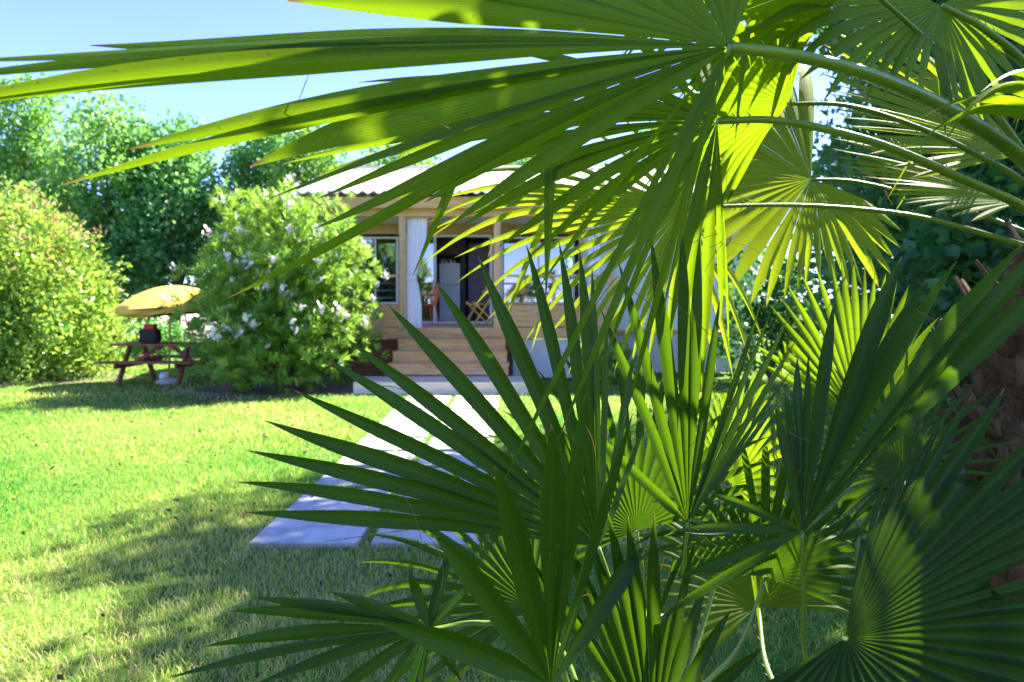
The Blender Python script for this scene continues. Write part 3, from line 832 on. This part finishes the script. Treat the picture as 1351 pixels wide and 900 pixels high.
# ------------------------------------------------------------------ palms
def perp(v, d):
    w = v-d*v.dot(d); return w
def blade(hub, tips, wmax=.017, bow=.05, fold=.45, droop=0.0, jit=.03, split=None, seed=0, nt=15, tint=.5, twist=.5, bowdir=Vector((0, 0, 1)), tipw=.62, wf=None):
    rs = random.Random(seed)
    n = len(tips); V = []; F = []; UV = []; T = []
    hub = Vector(hub)
    dirs = [(t-hub) for t in tips]
    for i in range(n):
        D = dirs[i]; L = D.length*(1+rs.uniform(-jit, jit)); d0 = D.normalized()
        a = dirs[max(0, i-1)].normalized(); b_ = dirs[min(n-1, i+1)].normalized()
        cnt = 2 if 0 < i < n-1 else 1
        dth = a.angle(b_)/cnt if n > 1 else .2
        side = b_-a
        if side.length < 1e-5: side = d0.cross(Vector((0, 0, 1)))
        bw = bow; bj = rs.uniform(-.12, .12)*(.6+bow*8); dr = droop*rs.uniform(.3, 1.5)
        tw = rs.uniform(-twist, twist); wv = wmax*rs.uniform(.85, 1.12)*(wf.get(i, 1) if wf else 1); tn = min(1, max(0, tint+rs.uniform(-.25, .25)))
        sidej = rs.uniform(-.03, .03); kt = rs.uniform(.45, .8) if (jit > 0 and rs.random() < .12) else 9; kd = Vector((rs.uniform(-.4, .4), rs.uniform(-.3, .3), -1)).normalized()
        sd_ = side.normalized()
        def pt(t):
            q = hub+d0*L*t+bowdir*(bw*L*4*t*(1-t))
            if t > .4: q = q+(bowdir*bj+sd_*sidej*3)*(L*(t-.4)**2*(1.02-t)*2)
            if t > kt: q = q-d0*(L*(t-kt)*.75)+kd*(L*(t-kt)*.8)
            if t > .55: q = q+Vector((0, 0, -1))*(dr*L*(t-.55)**2*2.2)
            return q
        base = len(V)
        for j in range(nt+1):
            t = .012+(1-.012)*(j/nt)
            p = pt(t); tg = (pt(min(1.02, t+.02))-pt(t-.02)).normalized()
            w = perp(side, tg)
            if w.length < 1e-6: w = Vector((1, 0, 0))
            w.normalize(); nrm = tg.cross(w)
            if t > .35:
                ang = tw*(t-.35)*1.6; w, nrm = w*math.cos(ang)+nrm*math.sin(ang), nrm*math.cos(ang)-w*math.sin(ang)
            hs = t*L*dth*.515
            prof = 1.0 if t < tipw else max(.0, 1-((t-tipw)/(1-tipw))**1.5)*.97+.03
            hw = min(hs, wv)*prof
            if hs < wv: fo = fold
            else: fo = fold*.8
            cz = nrm*(fo*hw)
            V += [p-w*hw-cz*.5, p-w*hw*.5, p+cz*.5, p+w*hw*.5, p+w*hw-cz*.5]
            UV += [(0, t), (.25, t), (.5, t), (.75, t), (1, t)]
            T += [tn]*5
        for j in range(nt):
            for k in range(4):
                a_ = base+j*5+k; F.append((a_, a_+1, a_+6, a_+5))
    for q in range(int(n*.45)):
        i = rs.randrange(n); D = dirs[i]; p = hub+D*rs.uniform(.35, .9); g = Vector((rs.uniform(-1, 1), rs.uniform(-.6, .6), rs.uniform(-1, .5))).normalized(); L = rs.uniform(.04, .14)*D.length*1.6
        c_ = Vector((rs.uniform(-1, 1), rs.uniform(-1, 1), rs.uniform(-1, .2)))*L*.5; w = g.cross(Vector((0, 1, 0))).normalized()*.0006; b0 = len(V)
        for j in range(7):
            t = j/6; x_ = p+g*L*t+c_*t*t; V += [x_-w, x_+w]; UV += [(.3, .99), (.7, .99)]; T += [.9, .9]
        for j in range(6): F.append((b0+2*j, b0+2*j+1, b0+2*j+3, b0+2*j+2))
    return V, F, UV, T
def keytips(keys, n):
    """n tips spread evenly between the key tips"""
    out = []
    K = len(keys)
    for i in range(n):
        s = i*(K-1)/(n-1); k = min(int(s), K-2); f = s-k
        out.append(keys[k].lerp(keys[k+1], f))
    return out
def catmull(pts, n=8):
    P_ = [pts[0]*2-pts[1]]+list(pts)+[pts[-1]*2-pts[-2]]; out = []
    for i in range(1, len(P_)-2):
        for j in range(n):
            t = j/n; a, b_, c, d = P_[i-1:i+3]
            out.append(.5*((2*b_)+(c-a)*t+(2*a-5*b_+4*c-d)*t*t+(3*b_-a-3*c+d)*t**3))
    out.append(pts[-1]); return out
fcount = [0]
def frond(palm, hub, tips, stalk, mat='palm', r=(.0045, .011), spines=True, **kw):
    if mat == 'palm_shaded': spines = False
    fcount[0] += 1; kw.setdefault('seed', fcount[0])
    V, F, UV, T = blade(hub, tips, **kw)
    b_ = np_mesh('frond', V, F, M[mat], palm, uv=UV, tint=T, smooth=True)
    pts = catmull([Vector(hub)]+[Vector(s) for s in stalk])
    m_ = len(pts)
    mb = MB(); rad = [r[0]+(r[1]-r[0])*i/(m_-1) for i in range(m_)]
    mb.tube(pts, rad, 10, flat=.7)
    if spines:
        sp = mb; rs = random.Random(fcount[0])
        for i in range(1, m_-1):
            for q in range(3):
                if rs.random() < .5: continue
                p = pts[i].lerp(pts[i+1], q/3+rs.uniform(0, .2)); tg = (pts[i+1]-pts[i]).normalized()
                s_ = tg.cross(Vector((0, 1, 0))).normalized()*(1 if (i+q) % 2 else -1)
                e_ = p+s_*rad[i]*.8; sp.tube([e_, e_+s_*.005-tg*.004, e_+s_*.009-tg*.009], [.0017, .001, .0002], 5)
    mb.build('leaf_stalk', M['stalk'], b_)
    return b_
def autotips(hub, axis, normal, spread, n, L, edge=.75):
    axis = axis.normalized(); side = normal.cross(axis).normalized(); normal = axis.cross(side)
    out = []
    for i in range(n):
        a = -spread/2+spread*i/(n-1); l = L*(1-(1-edge)*abs(2*i/(n-1)-1)**1.6)
        out.append(hub+(axis*math.cos(a)+side*math.sin(a))*l+normal*(.10*l*(abs(2*i/(n-1)-1))**2))
    return out

# --- the tall palm at the right
CR = P(1415, 300, 1.75)          # its crown
BASE = Vector((1.22, 1.85, 0))
palm = empty('fan_palm', BASE, 'tall fan palm with shaggy brown trunk at right, long fronds arching overhead', 'palm')
tk = []
for i in range(90):
    t = i/89; c_ = BASE.lerp(Vector((CR.x, CR.y+.05, CR.z-.02)), t); c_.x -= .03*math.sin(t*3.1)
    tk.append((c_, (.155+.02*math.sin(t*40)+.02*math.sin(t*7))*(1 if t < .8 else 1-.75*((t-.8)/.2)**1.5)))
V = []; F = []; na = 48
for i, (c_, r_) in enumerate(tk):
    for k in range(na):
        a = k*2*math.pi/na; rr = r_*(1+.10*math.sin(a*7+i*.9)+.08*math.sin(a*11-i*.5)+random.uniform(-.05, .05))
        V.append((c_.x+rr*math.cos(a), c_.y+rr*math.sin(a), c_.z))
for i in range(len(tk)-1):
    for k in range(na): F.append((i*na+k, i*na+(k+1) % na, (i+1)*na+(k+1) % na, (i+1)*na+k))
np_mesh('trunk', V, F, M['fibre'], palm)
sb = MB()
for i in range(150):
    t = random.uniform(.18, 1.0); c_, r_ = tk[int(t*89)]; a = random.uniform(0, 6.28)
    o_ = Vector((math.cos(a), math.sin(a), 0)); p = c_+o_*r_*.8; l = random.uniform(.06, .18)
    sb.tube([p, p+o_*l*.5+Vector((0, 0, l*.35)), p+o_*l*.85+Vector((0, 0, l*.9))], [.020, .014, .009], 6, flat=.45)
sb.build('old_leaf_bases', M['stub'], palm)
hr = []; hf_ = []
for i in range(2600):     # loose trunk fibres
    t = random.uniform(.15, 1.0); c_, r_ = tk[int(t*89)]; a = random.uniform(0, 6.28)
    o_ = Vector((math.cos(a), math.sin(a), 0)); p = c_+o_*r_*1.0; s_ = Vector((-math.sin(a), math.cos(a), 0))*.0012
    e_ = p+o_*random.uniform(.02, .09)+Vector((random.uniform(-.05, .05), random.uniform(-.05, .05), random.uniform(-.11, .06)))
    b0 = len(hr); hr += [p-s_, p+s_, e_]; hf_.append((b0, b0+1, b0+2))
np_mesh('trunk_fibres', hr, hf_, M['stub'], palm)

def PT(l): return [P(*a) for a in l]
# F1: the large frond over the upper left
frond(palm, P(962, 62, 1.12), keytips(PT([(1030, -170, 1.30), (930, -260, 1.2), (800, -280, 1.1), (640, -230, .98), (500, -150, .90), (370, -70, .84)]), 9)
      + PT([(380, 2, .86), (120, 58, .80), (-90, 80, .72), (-130, 112, .70), (-110, 148, .70), (172, 197, .80), (80, 246, .78), (330, 222, .88), (300, 392, .84), (355, 262, .92),
            (420, 262, .96), (415, 300, .93), (500, 285, 1.0), (560, 268, 1.04), (590, 300, 1.06), (650, 664, 1.0), (700, 395, 1.12), (733, 585, 1.08), (788, 505, 1.12), (822, 560, 1.15), (870, 430, 1.2)]),
      PT([(1060, 76, 1.13), (1160, 104, 1.2), (1260, 150, 1.33), (1351, 212, 1.48)])+[CR+Vector((-.05, -.06, .0))], r=(.012, .021), wmax=.030, wf={17: .6, 18: .5, 19: .7, 20: .7, 21: .7, 22: .5, 23: .45, 24: .22, 25: .3, 26: .28, 27: .26, 28: .3, 29: .3}, bow=.018, fold=.30, jit=.0, twist=.35, nt=22, tint=.55, tipw=.62)
# F2: second frond just under it
frond(palm, P(946, 160, 1.38), PT([(905, -60, 1.6), (820, -110, 1.55), (690, -60, 1.5), (560, 40, 1.42), (480, 110, 1.4), (420, 170, 1.38), (380, 215, 1.38), (430, 232, 1.38), (455, 262, 1.38), (520, 262, 1.4), (540, 300, 1.4), (600, 305, 1.4), (650, 330, 1.4), (690, 345, 1.4),
            (765, 300, 1.42), (800, 360, 1.42), (850, 330, 1.42), (875, 480, 1.42), (900, 440, 1.44), (925, 520, 1.44), (950, 420, 1.42), (962, 470, 1.40), (957, 400, 1.38)]),
      PT([(1030, 160, 1.39), (1150, 187, 1.43), (1260, 232, 1.52), (1351, 275, 1.62)])+[CR+Vector((-.06, .0, -.03))], r=(.009, .016), wmax=.0125, bow=.05, fold=.5, twist=.4, nt=18, tint=.35)
# F3
frond(palm, P(1040, 137, 1.75), autotips(P(1040, 137, 1.75), Vector((-1, -.2, -.15)), Vector((.1, .55, .7)), R(165), 22, .46),
      PT([(1120, 140, 1.75), (1210, 168, 1.78), (1290, 205, 1.8), (1360, 250, 1.8)])+[CR+Vector((-.05, .05, 0))], r=(.007, .012), wmax=.022, bow=.05, droop=.3, tint=.6)
# F5: lower one, thin sunlit blades across the terrace
frond(palm, P(900, 278, 1.7), keytips(PT([(905, 90, 1.9), (780, 120, 1.8), (640, 180, 1.72), (560, 235, 1.68), (535, 272, 1.66), (560, 310, 1.66), (620, 345, 1.66), (670, 400, 1.66), (720, 440, 1.68), (790, 500, 1.7), (850, 470, 1.7), (905, 520, 1.7), (960, 480, 1.72), (1010, 430, 1.75)]), 32),
      PT([(960, 272, 1.72), (1080, 272, 1.76), (1210, 286, 1.8), (1330, 318, 1.82)])+[CR+Vector((-.04, .03, -.06))], r=(.006, .012), wmax=.0080, bow=.03, droop=.25, tint=.9, jit=.07, mat='palm_sunlit')
# F4: bright fan in the middle right
frond(palm, P(1070, 237, 2.05), keytips(PT([(1060, 60, 2.3), (960, 90, 2.2), (880, 150, 2.12), (850, 215, 2.08), (870, 280, 2.02), (920, 340, 1.98), (985, 395, 1.95), (1045, 385, 1.95), (1085, 372, 1.96), (1135, 378, 1.98), (1180, 352, 2.0), (1190, 300, 2.05)]), 30),
      PT([(1130, 240, 2.06), (1220, 262, 2.07), (1310, 290, 2.05), (1370, 315, 1.95)])+[CR+Vector((-.02, .08, -.03))], r=(.007, .012), wmax=.027, bow=.04, droop=.1, fold=.35, tint=.95, mat='palm_sunlit')
# F6: fan hanging at the top right
frond(palm, P(1242, 8, 1.5), keytips(PT([(960, -60, 1.45), (1000, 30, 1.4), (1060, 92, 1.36), (1130, 118, 1.36), (1192, 108, 1.38), (1235, 150, 1.42), (1290, 175, 1.46), (1330, 150, 1.5), (1400, 120, 1.55), (1450, 40, 1.6), (1440, -80, 1.6)]), 26),
      PT([(1300, 40, 1.5), (1360, 95, 1.55), (1410, 190, 1.65)])+[CR+Vector((.0, -.02, .02))], r=(.008, .014), wmax=.018, bow=.04, droop=.2, tint=.6)
# F7, F8: pale lit fans lying flat behind the stalks
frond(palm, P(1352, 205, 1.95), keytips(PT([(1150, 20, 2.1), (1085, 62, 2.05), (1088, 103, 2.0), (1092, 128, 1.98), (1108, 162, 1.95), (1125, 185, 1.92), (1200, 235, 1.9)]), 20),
      PT([(1390, 240, 1.92)])+[CR+Vector((.0, .06, .0))], r=(.008, .012), wmax=.018, bow=.03, tint=1.0, mat='palm_sunlit', spines=False)
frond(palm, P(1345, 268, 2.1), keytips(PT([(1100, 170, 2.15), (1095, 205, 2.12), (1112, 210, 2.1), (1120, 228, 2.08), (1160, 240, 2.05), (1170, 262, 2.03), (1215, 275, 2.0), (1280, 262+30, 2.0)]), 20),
      PT([(1385, 285, 2.05)])+[CR+Vector((.0, .08, -.02))], r=(.008, .012), wmax=.018, bow=.03, tint=1.0, mat='palm_sunlit', spines=False)
# F9..: upper crown fronds that shade the rest
for k, (hx, hy, hd, ax, L) in enumerate([(1080, -120, 1.6, (-.8, -.1, .35), .6), (1330, -140, 1.7, (-.1, -.2, .9), .6), (1450, -40, 2.0, (.3, .3, .8), .6), (1560, 120, 1.7, (.9, 0, .3), .6), (1480, 200, 1.2, (.4, -.9, .2), .55), (1130, -30, 1.35, (-.8, -.3, .1), .5)]):
    h_ = P(hx, hy, hd); frond(palm, h_, autotips(h_, Vector(ax), Vector((0, .4, .85)), R(210), 30, L), [h_.lerp(CR, .5)+Vector((0, 0, .06)), CR+Vector((0, .02, .03))], wmax=.018, bow=.05, droop=.5, tint=.7, spines=False)

for hp, ax in (((1.45, 1.30, 1.85), (-.1, -1, -.15)),):  # extra frond, added to shade the broad fan at bottom right
    h_ = Vector(hp); frond(palm, h_, autotips(h_, Vector(ax), Vector((0, -.1, 1)), R(230), 30, .52), [h_.lerp(CR, .5)+Vector((0, 0, .04)), CR+Vector((0, -.02, .03))], wmax=.022, bow=.03, droop=.5, tint=.5, spines=False)
# --- young palms below
def young(name_label, base, crown):
    e = empty('young_fan_palm', base, name_label, 'palm', None)
    V = []; F = []; na = 32; nn = 30
    for i in range(nn):
        t = i/(nn-1); c_ = base.lerp(crown, t); r_ = .085+.03*t-.05*max(0, t-.8)*5*.6
        for k in range(na):
            a = k*2*math.pi/na; rr = r_*(1+.10*math.sin(a*5+i*1.3)+random.uniform(-.07, .07)); V.append((c_.x+rr*math.cos(a), c_.y+rr*math.sin(a), c_.z))
    for i in range(nn-1):
        for k in range(na): F.append((i*na+k, i*na+(k+1) % na, (i+1)*na+(k+1) % na, (i+1)*na+k))
    np_mesh('trunk', V, F, M['fibre'], e)
    return e
B1 = Vector((.16, 1.30, 0)); C1 = B1+Vector((.02, 0, .42))
yp = young('young fan palm at bottom centre, its stiff dark blades spread over the stone path', B1, C1)
D = 'palm_shaded'
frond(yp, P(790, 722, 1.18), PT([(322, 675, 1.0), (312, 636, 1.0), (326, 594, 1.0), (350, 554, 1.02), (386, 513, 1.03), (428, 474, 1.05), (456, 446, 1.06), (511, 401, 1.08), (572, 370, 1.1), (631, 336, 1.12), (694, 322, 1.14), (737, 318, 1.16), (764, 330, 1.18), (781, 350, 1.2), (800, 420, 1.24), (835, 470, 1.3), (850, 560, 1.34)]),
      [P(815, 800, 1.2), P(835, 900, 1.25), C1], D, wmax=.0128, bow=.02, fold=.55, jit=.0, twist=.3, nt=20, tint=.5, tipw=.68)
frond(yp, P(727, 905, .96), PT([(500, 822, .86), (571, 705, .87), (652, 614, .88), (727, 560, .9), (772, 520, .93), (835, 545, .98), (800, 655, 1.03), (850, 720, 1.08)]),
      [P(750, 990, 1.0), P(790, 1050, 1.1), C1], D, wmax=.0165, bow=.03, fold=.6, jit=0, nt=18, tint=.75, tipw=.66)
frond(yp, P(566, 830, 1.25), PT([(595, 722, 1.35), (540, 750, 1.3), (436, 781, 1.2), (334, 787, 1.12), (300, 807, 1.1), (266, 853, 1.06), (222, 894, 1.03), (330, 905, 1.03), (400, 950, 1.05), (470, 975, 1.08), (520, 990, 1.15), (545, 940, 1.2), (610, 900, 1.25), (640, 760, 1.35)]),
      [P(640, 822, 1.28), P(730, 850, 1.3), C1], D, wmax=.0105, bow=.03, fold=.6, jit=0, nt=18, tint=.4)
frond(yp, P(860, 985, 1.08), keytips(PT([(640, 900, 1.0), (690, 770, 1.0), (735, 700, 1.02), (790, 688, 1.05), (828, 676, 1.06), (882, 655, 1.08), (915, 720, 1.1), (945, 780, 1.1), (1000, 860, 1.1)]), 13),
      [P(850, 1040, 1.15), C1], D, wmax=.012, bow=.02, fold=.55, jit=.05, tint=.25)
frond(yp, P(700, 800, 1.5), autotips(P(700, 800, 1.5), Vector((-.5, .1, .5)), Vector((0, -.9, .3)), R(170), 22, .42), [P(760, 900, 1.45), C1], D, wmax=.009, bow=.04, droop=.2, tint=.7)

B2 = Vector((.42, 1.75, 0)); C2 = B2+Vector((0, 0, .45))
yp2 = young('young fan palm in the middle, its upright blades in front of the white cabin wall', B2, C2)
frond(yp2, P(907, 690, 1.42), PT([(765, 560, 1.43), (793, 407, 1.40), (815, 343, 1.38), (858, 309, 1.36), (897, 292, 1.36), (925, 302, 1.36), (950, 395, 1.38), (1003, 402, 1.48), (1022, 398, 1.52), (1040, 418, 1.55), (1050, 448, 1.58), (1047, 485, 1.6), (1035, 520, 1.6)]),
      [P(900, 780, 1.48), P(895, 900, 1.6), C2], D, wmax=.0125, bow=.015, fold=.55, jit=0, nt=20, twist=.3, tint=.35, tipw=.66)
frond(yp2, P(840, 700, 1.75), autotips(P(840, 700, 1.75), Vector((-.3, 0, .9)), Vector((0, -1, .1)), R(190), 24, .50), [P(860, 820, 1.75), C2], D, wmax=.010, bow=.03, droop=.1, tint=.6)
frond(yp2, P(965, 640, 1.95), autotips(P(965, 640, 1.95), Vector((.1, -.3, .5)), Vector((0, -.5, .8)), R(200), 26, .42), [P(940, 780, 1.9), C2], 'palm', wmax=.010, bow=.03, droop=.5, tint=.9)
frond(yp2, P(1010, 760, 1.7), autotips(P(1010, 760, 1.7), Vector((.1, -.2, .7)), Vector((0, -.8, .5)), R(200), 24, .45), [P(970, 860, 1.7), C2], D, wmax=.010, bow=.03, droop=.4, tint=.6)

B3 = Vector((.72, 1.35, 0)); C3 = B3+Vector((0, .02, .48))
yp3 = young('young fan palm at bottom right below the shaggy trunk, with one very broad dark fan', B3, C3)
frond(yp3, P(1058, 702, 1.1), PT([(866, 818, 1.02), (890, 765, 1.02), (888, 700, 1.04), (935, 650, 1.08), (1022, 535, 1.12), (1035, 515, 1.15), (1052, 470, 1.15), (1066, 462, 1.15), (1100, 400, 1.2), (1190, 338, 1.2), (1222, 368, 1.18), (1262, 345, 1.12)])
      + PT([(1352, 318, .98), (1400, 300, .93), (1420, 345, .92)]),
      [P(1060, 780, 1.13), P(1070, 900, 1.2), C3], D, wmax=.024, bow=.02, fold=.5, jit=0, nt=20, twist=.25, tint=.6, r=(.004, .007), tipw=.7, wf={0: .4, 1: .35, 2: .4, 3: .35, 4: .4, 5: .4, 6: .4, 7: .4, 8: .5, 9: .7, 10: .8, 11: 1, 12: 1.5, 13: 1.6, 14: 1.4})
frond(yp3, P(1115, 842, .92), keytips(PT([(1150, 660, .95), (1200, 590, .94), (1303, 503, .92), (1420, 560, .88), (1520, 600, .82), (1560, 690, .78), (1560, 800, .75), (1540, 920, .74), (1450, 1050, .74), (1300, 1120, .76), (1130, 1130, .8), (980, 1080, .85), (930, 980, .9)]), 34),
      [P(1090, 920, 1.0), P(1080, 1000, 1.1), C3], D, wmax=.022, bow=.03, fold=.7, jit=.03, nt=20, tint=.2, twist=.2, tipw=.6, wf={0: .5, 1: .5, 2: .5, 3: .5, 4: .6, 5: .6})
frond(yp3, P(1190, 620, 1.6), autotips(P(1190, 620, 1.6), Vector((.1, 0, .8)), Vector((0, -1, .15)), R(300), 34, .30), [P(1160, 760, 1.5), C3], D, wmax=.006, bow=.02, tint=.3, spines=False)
frond(yp3, P(1135, 560, 1.75), keytips(PT([(985, 470, 1.8), (1000, 410, 1.82), (1040, 378, 1.82), (1095, 340, 1.82), (1140, 345, 1.8), (1185, 360, 1.8), (1230, 400, 1.8), (1260, 450, 1.8)]), 22), [P(1130, 700, 1.65), C3], 'palm', wmax=.011, bow=.02, tint=.7)
frond(yp3, P(1000, 800, 1.95), autotips(P(1000, 800, 1.95), Vector((-.2, .3, .6)), Vector((0, -.8, .5)), R(220), 28, .48), [P(1020, 900, 1.7), C3], 'palm', wmax=.010, bow=.03, droop=.4, tint=.5)
